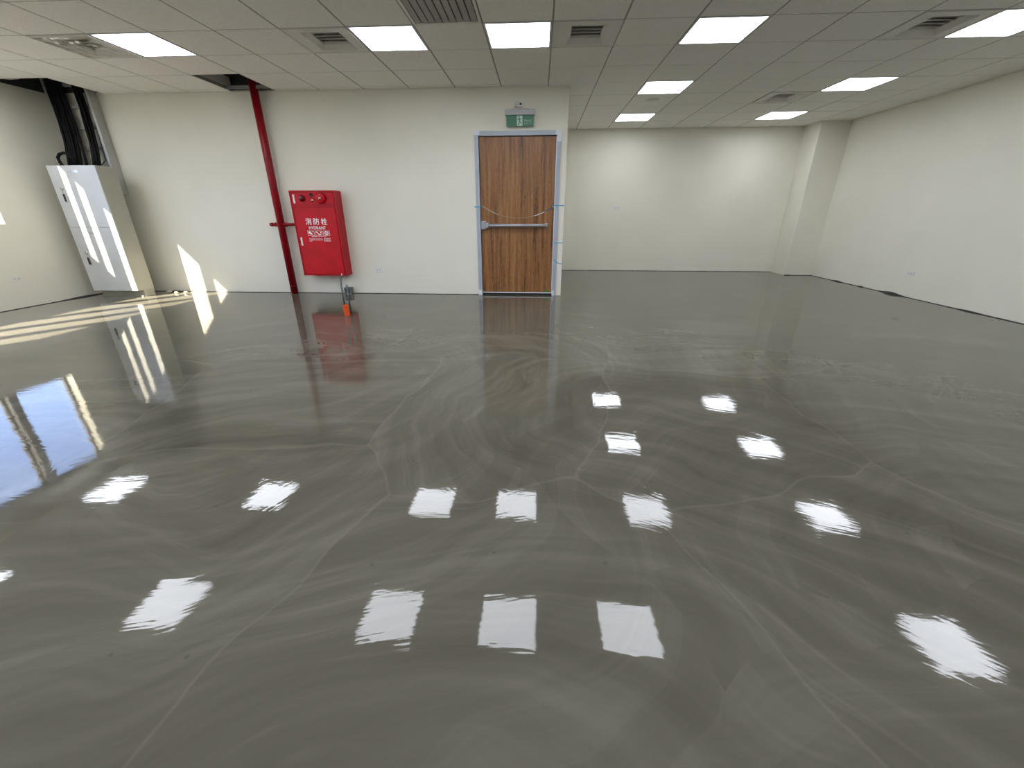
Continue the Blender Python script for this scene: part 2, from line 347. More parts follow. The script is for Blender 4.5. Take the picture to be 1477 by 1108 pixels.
filler('baseboard_pillar', (5.495, 4.393, 0), (XR, 4.393, 0), (0, -1, 0), 5, [(0.05, 0.06, 0.02)])

# ------------------------------------------------------------------ ceiling grid and tiles
I0, I1 = -11, 9
light_cells = {(-10,0),(-6,0),(-2,0),(0,0),(3,0),(7,0),(3,3),(7,3),(3,6),(7,6),(-10,-3),(-6,-3),(-2,-3),(0,-3),(2,-3),(7,-3)}
for jj in (-6, -9, -12):
    for ii in (-10, -6, -2, 0, 3, 7): light_cells.add((ii, jj))
vent_cells = {(-7,0),(-3,0),(1,0),(6,0),(6,4)}
grille_cells = {(-1,-1)}
def is_hole(i, j): return (i <= -10 and j in (2, 3)) or (i == -6 and j in (2, 3))
def inside(i, j):
    return not (j >= 4 and i < 1)
J0, J1 = -15, 8
def clampx(i, j):
    a, b_ = i*S, (i+1)*S
    a = max(a, XL if j < 3 or True else a); b_ = min(b_, XR)
    if j >= 4 or (j == 3): pass
    return a, b_
cells = []
for j in range(J0, J1+1):
    for i in range(I0, I1+1):
        x0, x1 = max(i*S, XL), min((i+1)*S, XR); y0, y1 = max(j*S, YB), min((j+1)*S, YF)
        if x1-x0 < 0.02 or y1-y0 < 0.02: continue
        if j == 3 and i < 1: y1 = YN
        if j >= 4:
            if i < 1: continue
        if j >= 3 and i == 1: x0 = max(x0, XD) if j > 3 else x0
        if is_hole(i, j) or (i, j) in light_cells or (i, j) in vent_cells or (i, j) in grille_cells: continue
        cells.append((i, j, x0, x1, y0, y1))
# grid: one mesh, the setting's ceiling
bm = bmesh.new(); GW = 0.012
for i in range(I0+1, I1+1):
    x = i*S
    ye = YF if i >= 2 else YN
    if i in (-6+1, -6, -9): pass
    if i == -10: ye = 2*S
    box(bm, x-GW, x+GW, YB, ye, H+0.0035, H+0.0075)
    box(bm, x-0.003, x+0.003, YB, ye, H+0.0075, H+0.04)
for j in range(J0+1, J1+1):
    y = j*S
    xa = XL if j <= 3 else XD
    if j == 3: xa = -9*S
    box(bm, xa, XR, y-GW, y+GW, H+0.0036, H+0.0076)
    box(bm, xa, XR, y-0.003, y+0.003, H+0.0076, H+0.04)
# perimeter angle
for q in [(-9*S, XD, YN-0.02, YN), (XR-0.02, XR, YB, 4.393), (XD, XD+0.02, YN, YF), (XD, 5.495, YF-0.02, YF), (5.475, 5.495, 4.373, YF), (5.495, XR, 4.373, 4.393), (XL, XL+0.02, YB, 2*S)]:
    box(bm, *q, H+0.002, H+0.006)
ceil = struct(obj('ceiling', bm, grid_m), 'hung ceiling of square grey-white boards in a metal grid', 'ceiling')
tile_mesh = None
rest = bmesh.new()
def tilegeo(bm, x0, x1, y0, y1, z, rnd=0):
    g = 0.006; c = 0.004
    a = [(x0+g+c, y0+g+c), (x1-g-c, y0+g+c), (x1-g-c, y1-g-c), (x0+g+c, y1-g-c)]; o = [(x0+g, y0+g), (x1-g, y0+g), (x1-g, y1-g), (x0+g, y1-g)]
    A = [bm.verts.new((*p, z)) for p in a]; Bv = [bm.verts.new((*p, z+0.005)) for p in o]; Cv = [bm.verts.new((*p, z+0.016)) for p in o]
    bm.faces.new(A)
    for k in range(4):
        bm.faces.new((A[k], A[(k+1)%4], Bv[(k+1)%4], Bv[k])); bm.faces.new((Bv[k], Bv[(k+1)%4], Cv[(k+1)%4], Cv[k]))
    bm.faces.new(Cv)
for (i, j, x0, x1, y0, y1) in cells:
    dz = random.uniform(-0.0008, 0.0008)
    if j < -3:
        tilegeo(rest, x0, x1, y0, y1, H); continue
    full = abs((x1-x0)-S) < 1e-6 and abs((y1-y0)-S) < 1e-6
    cx, cy = (x0+x1)/2, (y0+y1)/2
    if full and tile_mesh is not None:
        o = bpy.data.objects.new('ceiling_tile', tile_mesh); COL.objects.link(o); o.parent = ceil
    else:
        b2 = bmesh.new(); tilegeo(b2, x0-cx, x1-cx, y0-cy, y1-cy, 0); o = obj('ceiling_tile', b2, tile_m, ceil)
        if full: tile_mesh = o.data
    o.location = (cx, cy, H+dz)
stuff(obj('ceiling_boards', rest, tile_m, ceil))
# edges of the open cells: raw board and dark beams above
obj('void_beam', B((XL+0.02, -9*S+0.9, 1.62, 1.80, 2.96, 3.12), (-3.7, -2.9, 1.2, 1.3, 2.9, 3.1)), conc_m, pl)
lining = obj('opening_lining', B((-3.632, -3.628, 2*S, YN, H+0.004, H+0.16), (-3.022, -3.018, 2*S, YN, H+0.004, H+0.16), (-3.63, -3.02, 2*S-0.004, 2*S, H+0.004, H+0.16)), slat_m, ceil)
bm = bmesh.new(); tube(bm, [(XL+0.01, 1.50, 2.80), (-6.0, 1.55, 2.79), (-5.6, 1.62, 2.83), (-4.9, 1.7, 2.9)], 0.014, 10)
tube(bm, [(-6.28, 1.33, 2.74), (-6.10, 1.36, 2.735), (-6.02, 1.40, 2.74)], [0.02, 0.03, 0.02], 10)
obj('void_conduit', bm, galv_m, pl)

# ------------------------------------------------------------------ ceiling lights
bmf = bmesh.new(); a = S/2-0.006; c = S/2-0.024
for q in [(-a, a, -a, -c), (-a, a, c, a), (-a, -c, -c, c), (c, a, -c, c)]: box(bmf, *q, -0.001, 0.02)
rim0 = None; dif0 = None
light_labels = {
 (-10,0): 'square ceiling light panel just outside the left edge, in the middle row',
 (-6,0): 'leftmost lit square ceiling panel, right of the filmed air diffuser',
 (-2,0): 'lit square ceiling panel left of the wide slatted grille, above the hydrant side',
 (0,0): 'lit square ceiling panel almost straight above the wooden door, beside a diffuser',
 (3,0): 'large lit square ceiling panel right of centre, near the top edge',
 (7,0): 'lit square ceiling panel at the far top right, beside the darkest diffuser',
 (3,3): 'lit ceiling panel right of the door corner, the nearer of the left alcove pair',
 (3,6): 'small lit ceiling panel farthest back on the left, next to the alcove wall',
 (7,3): 'lit ceiling panel near the right wall, in front of the small far diffuser',
 (7,6): 'small lit ceiling panel farthest back on the right, near the column',
 (-10,-3): 'ceiling panel overhead seen only as the small glint at the left floor edge',
 (-6,-3): 'ceiling panel overhead mirrored as the white patch low left in the floor',
 (-2,-3): 'ceiling panel overhead mirrored as the left of the three central floor patches',
 (0,-3): 'ceiling panel overhead mirrored as the middle of the three central floor patches',
 (2,-3): 'ceiling panel overhead mirrored as the right of the three central floor patches',
 (7,-3): 'ceiling panel overhead mirrored as the large white patch low right in the floor'}
for (i, j) in sorted(light_cells, key=lambda q: (-q[1], q[0])):
    lab = light_labels.get((i, j)); vis = lab is not None
    tt = thing('ceiling_light', lab or 'square ceiling light panel behind the viewpoint, out of frame', 'ceiling light', ((i+0.5)*S, (j+0.5)*S, H), 'square light panels in the hung ceiling' if vis else 'light panels behind the viewpoint')
    if rim0 is None:
        r0 = obj('rim', bmf, rim_m, tt); d0 = obj('diffuser', B((-c, c, -c, c, 0.001, 0.012)), panel_m, tt); rim0, dif0 = r0.data, d0.data
    else:
        for nm, me in (('rim', rim0), ('diffuser', dif0)):
            o = bpy.data.objects.new(nm, me); COL.objects.link(o); o.parent = tt

# ------------------------------------------------------------------ air diffusers
def frustum(bm, r0, z0, r1, z1):
    (a0, a1, b0, b1), (c0, c1, d0, d1) = r0, r1
    A = [bm.verts.new(p) for p in [(a0,b0,z0),(a1,b0,z0),(a1,b1,z0),(a0,b1,z0)]]; C = [bm.verts.new(p) for p in [(c0,d0,z1),(c1,d0,z1),(c1,d1,z1),(c0,d1,z1)]]
    for k in range(4): bm.faces.new((A[k], A[(k+1)%4], C[(k+1)%4], C[k]))
vlab = {(-7,0): 'square air diffuser wrapped in loose clear film, left of the leftmost lit panel',
        (-3,0): 'square white air diffuser touching the lit panel left of the slatted grille',
        (1,0): 'square air diffuser right of the lit panel above the door',
        (6,0): 'dark square air diffuser touching the lit panel at the top right',
        (6,4): 'small far square air diffuser between the two right alcove lights'}
for (i, j), lab in vlab.items():
    v = thing('air_diffuser', lab, 'air diffuser', ((i+0.5)*S, (j+0.5)*S, H), 'square air diffusers in the hung ceiling')
    a = S/2-0.006; o_ = (-0.165, 0.195, -0.205, 0.235)
    bm = B((-a, a, -a, o_[2], -0.002, 0.006), (-a, a, o_[3], a, -0.002, 0.006), (-a, o_[0], o_[2], o_[3], -0.002, 0.006), (o_[1], a, o_[2], o_[3], -0.002, 0.006))
    e = a-0.012
    for q in [(-a, a, -a, -e), (-a, a, e, a), (-a, -e, -e, e), (e, a, -e, e)]: box(bm, *q, -0.006, -0.002)
    obj('frame', bm, vent_m, v)
    bm = bmesh.new(); i_ = (-0.125, 0.155, -0.165, 0.195)
    frustum(bm, o_, -0.002, i_, 0.036); frustum(bm, i_, 0.036, i_, 0.062)
    vs = [bm.verts.new(p) for p in [(i_[0],i_[2],0.062),(i_[1],i_[2],0.062),(i_[1],i_[3],0.062),(i_[0],i_[3],0.062)]]; bm.faces.new(vs)
    obj('throat', bm, vent_m, v)
    sm = None
    for k in range(5):
        yy = i_[2]+0.036+k*0.072
        if sm is None:
            bm = bmesh.new(); A = []
            for (dy, dz) in ((-0.030, 0.030), (0.030, 0.052), (0.032, 0.056), (-0.032, 0.034)): A.append((dy, dz))
            l = [bm.verts.new((i_[0]+0.001, dy, dz)) for dy, dz in A]; rr = [bm.verts.new((i_[1]-0.001, dy, dz)) for dy, dz in A]
            bm.faces.new(l); bm.faces.new(rr[::-1])
            for q in range(4): bm.faces.new((l[q], l[(q+1)%4], rr[(q+1)%4], rr[q]))
            s_ = obj('slat', bm, slat_m, v); sm = s_.data
        else:
            s_ = bpy.data.objects.new('slat', sm); COL.objects.link(s_); s_.parent = v
        s_.location = (0, yy, 0)
    if (i, j) == (-7, 0):
        # crumpled film hanging from the frame
        bm = bmesh.new(); n_ = 16; vv = []
        rnd = random.Random(3)
        for p in range(n_+1):
            row = []
            for q in range(n_+1):
                x = -0.27+0.54*p/n_; y = -0.27+0.54*q/n_; d = min(p, q, n_-p, n_-q)
                row.append(bm.verts.new((x, y, -0.007 - (0.0 if d == 0 else 0.018*min(1, d/3)+rnd.uniform(-0.006, 0.006)))))
            vv.append(row)
        for p in range(n_):
            for q in range(n_): bm.faces.new((vv[p][q], vv[p+1][q], vv[p+1][q+1], vv[p][q+1]))
        fo = obj('film', bm, clearfilm_m, v); fo['label'] = 'loose clear plastic film over the diffuser'
# wide slatted grille
g_ = thing('return_air_grille', 'dark grey slatted air grille at the top edge, left of centre', 'air grille', (-0.5*S, -0.5*S, H))
a = S/2-0.006; e = a-0.022
bm = bmesh.new()
for q in [(-a, a, -a, -e), (-a, a, e, a), (-a, -e, -e, e), (e, a, -e, e)]: box(bm, *q, -0.002, 0.02)
obj('frame', bm, vent_m, g_); obj('backing', B((-e, e, -e, e, 0.03, 0.034)), conc_m, g_)
sm = None
for k in range(9):
    x = -e+0.031+k*(2*e-0.062+0.0)/8
    if sm is None:
        bm = bmesh.new(); A = [(-0.028, 0.000), (0.020, 0.005), (0.021, 0.012), (-0.029, 0.006)]
        l = [bm.verts.new((dx, -e, dz)) for dx, dz in A]; rr = [bm.verts.new((dx, e, dz)) for dx, dz in A]
        bm.faces.new(l[::-1]); bm.faces.new(rr)
        for q in range(4): bm.faces.new((l[q], rr[q], rr[(q+1)%4], l[(q+1)%4]))
        s_ = obj('slat', bm, grille_m, g_); sm = s_.data
    else:
        s_ = bpy.data.objects.new('slat', sm); COL.objects.link(s_); s_.parent = g_
    s_.location = (x, 0, 0)
# ceiling speaker
sp = thing('ceiling_speaker', 'small round grey speaker between the two left alcove light panels', 'speaker', (3.5*S, 4.5*S, H))
bm = bmesh.new(); lathe(bm, (0, 0, 0), (0, 0, -1), [(-0.002, 0.095), (0.004, 0.095), (0.006, 0.088), (0.006, 0.080)], 28); obj('ring', bm, vent_m, sp)
bm = bmesh.new(); lathe(bm, (0, 0, -0.0055), (0, 0, -1), [(0.0, 0.080), (0.003, 0.078), (0.004, 0.05), (0.0045, 0.01)], 28); obj('mesh_cover', bm, slat_m, sp)

# ------------------------------------------------------------------ door
dr = struct(obj('door_1', B((DX0+0.006, DX1-0.006, YN+0.018, YN+0.062, 0.028, DZ-0.006)), wood_m), 'closed oak-veneer door with a horizontal push bar', 'door')
fw = 0.056
fr = obj('door_frame', B((DX0-fw, DX0, YN-0.022, YN+0.07, 0, DZ+fw), (DX1, DX1+fw, YN-0.022, YN+0.07, 0, DZ+fw), (DX0, DX1, YN-0.022, YN+0.07, DZ, DZ+fw)), frame_m, dr)
obj('frame_lip', B((DX1+0.028, DX1+0.032, YN-0.025, YN-0.021, 0.001, DZ+fw-0.001), (DX0-0.032, DX0-0.028, YN-0.025, YN-0.021, 0.001, DZ+fw-0.001)), alug_m, dr)
obj('corner_film', B((DX1-0.022, DX1+0.016, YN-0.027, YN-0.022, DZ+0.001, DZ+fw+0.006), (DX1+0.002, DX1+fw+0.006, YN-0.026, YN-0.0225, DZ-0.075, DZ+fw+0.004), (DX0-fw-0.006, DX0+0.02, YN-0.026, YN-0.0225, DZ+0.008, DZ+fw+0.006),
    (DX0-fw-0.004, DX0-0.002, YN-0.026, YN-0.0222, 0.002, 0.075), (DX1+0.002, DX1+0.034, YN-0.026, YN-0.0222, 0.002, 0.075)), film_m, dr)
obj('door_sweep', B((DX0+0.002, DX1-0.002, YN+0.004, YN+0.017, 0.028, 0.042)), film_m, dr)
obj('threshold_gap', B((DX0, DX1, YN+0.03, YN+0.06, 0.0, 0.027)), black_m, dr)
bm = bmesh.new()
vs = []
for k in range(13):
    an = math.pi*k/12; vs.append((0.665+0.036*math.cos(an), 0.045+0.036*math.sin(an)))
A = [bm.verts.new((x, YN+0.016, z)) for x, z in vs]; C = [bm.verts.new((x, YN+0.0175, z)) for x, z in vs]
bm.faces.new(A); bm.faces.new(C)
for k in range(13): bm.faces.new((A[k], A[(k+1)%13], C[(k+1)%13], C[k]))
st = obj('sticker', bm, mat('green_sticker', (0.05, 0.22, 0.03), 0.5), dr); st['label'] = 'half-round green sticker at the foot'
# push bar
pb = thing('panic_bar', 'grey metal push bar across the wooden door', 'push bar', (0.17, YN+0.018, 1.0))
def rel(bm, c): bmesh.ops.translate(bm, verts=bm.verts, vec=-Vector(c)); return bm
pc = (0.17, YN+0.018, 1.0)
bm = B((-0.305, -0.235, YN-0.045, YN+0.018, 0.945, 1.058), bev=0.008); obj('latch_case', rel(bm, pc), alug_m, pb)
bm = B((-0.235, -0.20, YN-0.055, YN-0.0, 0.965, 1.035), bev=0.006); obj('latch_nose', rel(bm, pc), alug_m, pb)
bm = bmesh.new(); tube(bm, [(-0.21, YN-0.045, 1.0), (0.64, YN-0.045, 1.0)], 0.023, 16); obj('bar', rel(bm, pc), alug_m, pb)
bm = B((0.618, 0.648, YN-0.060, YN+0.018, 0.972, 1.03), bev=0.006); obj('end_bracket', rel(bm, pc), alug_m, pb)

# straps of blue tape and film
def ribbon(bm, pts, w, th=0.0012, n=(0, -1, 0)):
    n = Vector(n); P = [Vector(p) for p in pts]; prev = None
    for i, p in enumerate(P):
        t_ = (P[min(i+1, len(P)-1)]-P[max(i-1, 0)]).normalized(); s_ = t_.cross(n).normalized()*w/2
        q = [bm.verts.new(p-s_), bm.verts.new(p+s_), bm.verts.new(p+s_+n*th), bm.verts.new(p-s_+n*th)]
        if prev:
            for a in range(4): bm.faces.new((prev[a], prev[(a+1)%4], q[(a+1)%4], q[a]))
        else: bm.faces.new(q)
        prev = q
    bm.faces.new(prev[::-1])
yy = YN-0.028
sag = lambda x: 1.252-0.155*(1-((x-0.23)/0.503)**2) if abs(x-0.23) < 0.503 else 1.258
tp = thing('tape_strap', 'sagging strap of clear film with blue taped ends across the door', 'tape', (0.23, yy, 1.1))
def part_ribbon(name, xs, m, w, zf, y0=yy):
    bm = bmesh.new(); ribbon(bm, [(x-0.23, (YN-0.002 if (x < DX0-fw-0.002 or x > DX1+fw+0.002) else y0)-yy, zf(x)-1.1) for x in xs], w); return obj(name, bm, m, tp)
lin = lambda a, b_, n: [a+(b_-a)*k/n for k in range(n+1)]
part_ribbon('blue_end', [-0.405, -0.385, -0.374, -0.33, -0.29], blue_m, 0.014, lambda x: 1.248 if x < -0.27 else sag(x))
part_ribbon('film_strip', lin(-0.29, 0.45, 24), clearfilm_m, 0.010, sag)
part_ribbon('film_end', lin(-0.28, -0.05, 8), film_m, 0.004, lambda x: sag(x)-0.003)
part_ribbon('film_end', lin(0.45, 0.73, 10), film_m, 0.009, sag)
part_ribbon('blue_end', lin(0.60, 0.73, 6)+[0.795, 0.803, 0.876], blue_m, 0.012, lambda x: sag(x)+0.002 if x < 0.72 else 1.262)
def short_tape(pts, lab):
    bm = bmesh.new(); ribbon(bm, pts, 0.012); o = obj('tape_strip', bm, blue_m); rebase(o, pts[0]); tag(o, lab, 'tape')
short_tape([(0.748, yy, 0.762), (0.796, yy, 0.763), (0.806, YN-0.003, 0.763), (0.877, YN-0.002, 0.764)], 'straight blue tape strip on the right door frame, at mid height')
short_tape([(0.750, yy, 0.528), (0.778, yy, 0.508), (0.797, yy, 0.492), (0.806, YN-0.003, 0.484), (0.84, YN-0.002, 0.468), (0.877, YN-0.002, 0.468)], 'drooping blue tape strip on the right door frame, lowest of the tapes')

# ------------------------------------------------------------------ exit sign and sensor
ex = thing('exit_sign', 'green exit sign with running figure above the wooden door', 'exit sign', (0.245, YN, 2.32))
ec = (0.245, YN, 2.32)
bm = B((0.050, 0.440, YN-0.075, YN, 2.348, 2.412), bev=0.006); obj('housing', rel(bm, ec), grey_m, ex)
bm = B((0.130, 0.350, YN-0.03, YN, 2.412, 2.428), bev=0.003); obj('mounting_plate', rel(bm, ec), grey_m, ex)
pnl = obj('sign_panel', rel(B((0.066, 0.424, YN-0.052, YN-0.038, 2.222, 2.350)), ec), green_m, ex)
obj('pictogram_field', rel(B((0.205, 0.278, YN-0.0532, YN-0.0521, 2.228, 2.346)), ec), mint_m, ex)
bm = bmesh.new(); yq = YN-0.0545
def poly(bm, pts, y, th=0.0006):
    A = [bm.verts.new((x, y, z)) for x, z in pts]; C = [bm.verts.new((x, y+th, z)) for x, z in pts]; n = len(A)
    bm.faces.new(A); bm.faces.new(C[::-1])
    for k in range(n): bm.faces.new((A[k], A[(k+1)%n], C[(k+1)%n], C[k]))
def limb(bm, pts, w, y):
    for (a, b_) in zip(pts[:-1], pts[1:]):
        d = Vector((b_[0]-a[0], b_[1]-a[1])); l = d.length; d /= l; nx = Vector((-d.y, d.x))*w/2; e_ = d*w*0.25
        poly(bm, [(a[0]-nx.x-e_.x, a[1]-nx.y-e_.y), (b_[0]-nx.x+e_.x, b_[1]-nx.y+e_.y), (b_[0]+nx.x+e_.x, b_[1]+nx.y+e_.y), (a[0]+nx.x-e_.x, a[1]+nx.y-e_.y)], y)
bx, bz = 0.24, 2.285
poly(bm, [(bx-0.006+0.009*math.cos(t_*math.pi/6), bz+0.045+0.009*math.sin(t_*math.pi/6)) for t_ in range(12)], yq)
limb(bm, [(bx-0.004, bz+0.030), (bx+0.002, bz-0.002)], 0.014, yq); limb(bm, [(bx, bz-0.004), (bx+0.016, bz-0.018), (bx+0.032, bz-0.030)], 0.009, yq)
limb(bm, [(bx, bz-0.004), (bx-0.006, bz-0.026), (bx-0.020, bz-0.046)], 0.009, yq); limb(bm, [(bx-0.002, bz+0.028), (bx-0.018, bz+0.014), (bx-0.026, bz+0.020)], 0.006, yq)
limb(bm, [(bx, bz+0.028), (bx+0.016, bz+0.016), (bx+0.026, bz+0.024)], 0.006, yq)
obj('running_figure', rel(bm, ec), green_m, ex)
text_obj('lettering', '緊急出口', 0.026, mint_m, ex, (0.350-ec[0], -0.0535, 2.287-ec[2]), width=0.100)
text_obj('lettering', 'E X I T', 0.021, mint_m, ex, (0.350-ec[0], -0.0535, 2.255-ec[2]), width=0.092)
bm = bmesh.new(); lathe(bm, (0.09, YN-0.045, 2.222), (0, 0, -1), [(0, 0.008), (0.008, 0.008), (0.012, 0.004)], 10); obj('test_button', rel(bm, ec), grey_m, ex)
sn = thing('junction_box', 'small white wall box with a dark lens above the exit sign', 'sensor', (0.222, YN, 2.475))
obj('case', rel(B((0.168, 0.276, YN-0.045, YN, 2.445, 2.502), bev=0.005), (0.222, YN, 2.475)), white_m, sn)
bm = bmesh.new(); lathe(bm, (0.250, YN-0.045, 2.476), (0, -1, 0), [(0, 0.014), (0.006, 0.012), (0.008, 0.004)], 14); obj('lens', rel(bm, (0.222, YN, 2.475)), black_m, sn)
obj('slot', rel(B((0.185, 0.225, YN-0.0465, YN-0.045, 2.462, 2.468), (0.200, 0.225, YN-0.0465, YN-0.045, 2.482, 2.488)), (0.222, YN, 2.475)), hole_m, sn)

# ------------------------------------------------------------------ hydrant cabinet
hc = (-2.667, YN, 0.30); hx0, hx1, hy, hz0, hz1 = -2.999, -2.338, 1.731, 0.297, 1.461
hy_t = thing('hydrant_cabinet', 'red steel fire hydrant cabinet hung on the cream wall', 'hydrant cabinet', hc)
obj('body', rel(B((hx0, hx1, hy+0.012, YN-0.001, hz0, hz1), bev=0.005), hc), red_m, hy_t)
obj('front_rim', rel(B((hx0, hx0+0.016, hy, hy+0.013, hz0, hz1), (hx1-0.022, hx1, hy, hy+0.013, hz0, hz1), (hx0+0.016, hx1-0.022, hy, hy+0.013, hz0, hz0+0.014), (hx0+0.016, hx1-0.022, hy, hy+0.013, hz1-0.018, hz1), (hx0+0.016, hx1-0.022, hy, hy+0.013, 1.246, 1.272)), hc), red_m, hy_t)
up_ = obj('alarm_panel', rel(B((hx0+0.024, hx1-0.030, hy+0.002, hy+0.011, 1.279, hz1-0.026), bev=0.002), hc), red2_m, hy_t)
dd = obj('door', rel(B((hx0+0.024, hx1-0.030, hy+0.001, hy+0.011, hz0+0.021, 1.239), bev=0.002), hc), red2_m, hy_t)
bm = bmesh.new(); lathe(bm, (-2.821, hy+0.002, 1.362), (0, -1, 0), [(0, 0.046), (0.012, 0.046), (0.014, 0.040), (0.034, 0.037), (0.050, 0.024), (0.056, 0.005)], 24); lp = obj('alarm_lamp', rel(bm, hc), dred_m, hy_t); lp['label'] = 'dark red dome lamp'
bm = bmesh.new(); lathe(bm, (-2.545, hy+0.002, 1.362), (0, -1, 0), [(0, 0.045), (0.014, 0.045), (0.018, 0.070), (0.030, 0.072), (0.046, 0.058), (0.052, 0.030), (0.052, 0.004)], 32); bl = obj('alarm_bell', rel(bm, hc), red2_m, hy_t)
bm = bmesh.new(); lathe(bm, (-2.545, hy-0.050, 1.358), (0, -1, 0), [(0, 0.022), (0.004, 0.021), (0.006, 0.012), (0.010, 0.010), (0.012, 0.003)], 16); o = obj('bell_hub', rel(bm, hc), chrome_m, bl)
bm = bmesh.new(); lathe(bm, (-2.683, hy+0.002, 1.400), (0, -1, 0), [(0, 0.024), (0.008, 0.024), (0.010, 0.017), (0.006, 0.015), (0.006, 0.002)], 18); obj('call_button', rel(bm, hc), black_m, hy_t)
bm = bmesh.new(); lathe(bm, (-2.677, hy+0.002, 1.318), (0, -1, 0), [(0, 0.012), (0.004, 0.011), (0.005, 0.003)], 14); obj('phone_jack', rel(bm, hc), dred_m, hy_t)
obj('jack_plate', rel(B((-2.690, -2.664, hy+0.0005, hy+0.003, 1.33, 1.345)), hc), print_m, hy_t)
for z in (1.352, 0.782): h_ = obj('latch', rel(B((-2.949, -2.925, hy-0.010, hy+0.003, z-0.058, z+0.058), bev=0.004), hc), chrome_m if False else print_m, hy_t); h_['label'] = 'white strip latch'
def hl(x, z): return (x-hc[0], hy-0.0005-hc[1], z-hc[2])
for k, ch in enumerate('消防栓'):
    text_obj('character', ch, 0.094, print_m, hy_t, hl(-2.786+0.115*k, 1.055), width=0.088, bold=0.0012)
text_obj('lettering', 'HYDRANT', 0.060, print_m, hy_t, hl(-2.669, 0.969), width=0.250, bold=0.0008)
# three pictogram squares
for k in range(3):
    cx = -2.778+0.115*k; bm = bmesh.new(); y_ = hy-0.0006
    o4 = 0.050; hh = 0.032
    for q in [(cx-o4, cx+o4, 0.899+hh-0.004, 0.899+hh), (cx-o4, cx+o4, 0.899-hh, 0.899-hh+0.004), (cx-o4, cx-o4+0.004, 0.899-hh+0.004, 0.899+hh-0.004), (cx+o4-0.004, cx+o4, 0.899-hh+0.004, 0.899+hh-0.004)]:
        box(bm, q[0], q[1], y_, y_+0.0012, q[2], q[3])
    if k == 0:
        poly(bm, [(cx-0.040, 0.915), (cx-0.018, 0.925), (cx+0.006, 0.905), (cx+0.022, 0.888), (cx+0.012, 0.874), (cx-0.012, 0.884), (cx-0.034, 0.894)], y_, 0.0012)
        poly(bm, [(cx+0.020, 0.918), (cx+0.034, 0.922), (cx+0.030, 0.905)], y_, 0.0012)
    elif k == 1:
        limb(bm, [(cx-0.036, 0.915), (cx-0.010, 0.895), (cx+0.006, 0.878), (cx+0.026, 0.882)], 0.013, y_); poly(bm, [(cx+0.022, 0.915), (cx+0.040, 0.920), (cx+0.040, 0.895), (cx+0.028, 0.898)], y_, 0.0012)
    else:
        pr = []
        for t_ in range(16):
            an = t_*math.pi/8; poly(bm, [(cx+0.018*math.cos(an), 0.899+0.015*math.sin(an)), (cx+0.032*math.cos(an), 0.899+0.026*math.sin(an)), (cx+0.032*math.cos(an+0.4), 0.899+0.026*math.sin(an+0.4)), (cx+0.018*math.cos(an+0.4), 0.899+0.015*math.sin(an+0.4))], y_, 0.0012)
        poly(bm, [(cx+0.009*math.cos(t_*math.pi/4), 0.899+0.008*math.sin(t_*math.pi/4)) for t_ in range(8)], y_, 0.0012)
    obj('pictogram', rel(bm, hc), print_m, hy_t)
# fine print: rows of tiny dashes
bm = bmesh.new(); rnd = random.Random(5)
def dashes(x0, x1, z, h_):
    x = x0
    while x < x1-0.003:
        w_ = rnd.uniform(0.004, 0.010); box(bm, x, min(x+w_, x1), hy-0.0005, hy+0.0006, z-h_/2, z+h_/2); x += w_+rnd.uniform(0.002, 0.004)
dashes(-2.775, -2.700, 0.853, 0.010); dashes(-2.690, -2.555, 0.853, 0.006)
for z in (0.826, 0.806, 0.788): dashes(-2.820, -2.62 if z > 0.8 else -2.775, z, 0.007)
for z in (0.830, 0.816, 0.802, 0.788): dashes(-2.600, -2.500, z, 0.007)
stuff(obj('fine_print', rel(bm, hc), print_m, hy_t))
obj('paint_chip', rel(B((-2.425, -2.409, hy-0.0006, hy+0.002, 0.305, 0.330)), hc), print_m, hy_t)

# ------------------------------------------------------------------ fire pipe
px, py = -3.262, 1.830
fp = thing('fire_pipe', 'dark red standpipe rising from the floor into the open ceiling cell', 'pipe', (px, py, 0))
pv = (px, py, 0)
bm = bmesh.new(); tube(bm, [(px, py, 0), (px, py, 3.44)], 0.051, 24); obj('riser', rel(bm, pv), pipe_m, fp)
bm = bmesh.new(); tube(bm, [(px-0.155, py, 1.012), (hx0+0.003, py, 1.012)], 0.021, 14); obj('branch', rel(bm, pv), pipe_m, fp)
bm = bmesh.new(); lathe(bm, (px-0.150, py, 1.012), (-1, 0, 0), [(-0.03, 0.026), (0.0, 0.026), (0.016, 0.022), (0.022, 0.006)], 14); obj('end_cap', rel(bm, pv), pipe_m, fp)
bm = bmesh.new(); lathe(bm, (px, py, 1.012), (1, 0, 0), [(-0.085, 0.030), (0.085, 0.030)], 16); obj('tee_collar', rel(bm, pv), pipe_m, fp)
for z in (1.50, 0.12):
    bm = bmesh.new(); lathe(bm, (px, py, z), (0, 0, 1), [(0, 0.051), (0.001, 0.0535), (0.010, 0.0535), (0.011, 0.051)], 24); obj('coupling', rel(bm, pv), pipe_m, fp)
bm = bmesh.new(); lathe(bm, (px, py, 0), (0, 0, 1), [(0.0, 0.078), (0.002, 0.076), (0.003, 0.052)], 24); o = obj('floor_collar', rel(bm, pv), mat('wet_grout', (0.07, 0.065, 0.055), 0.3), fp)

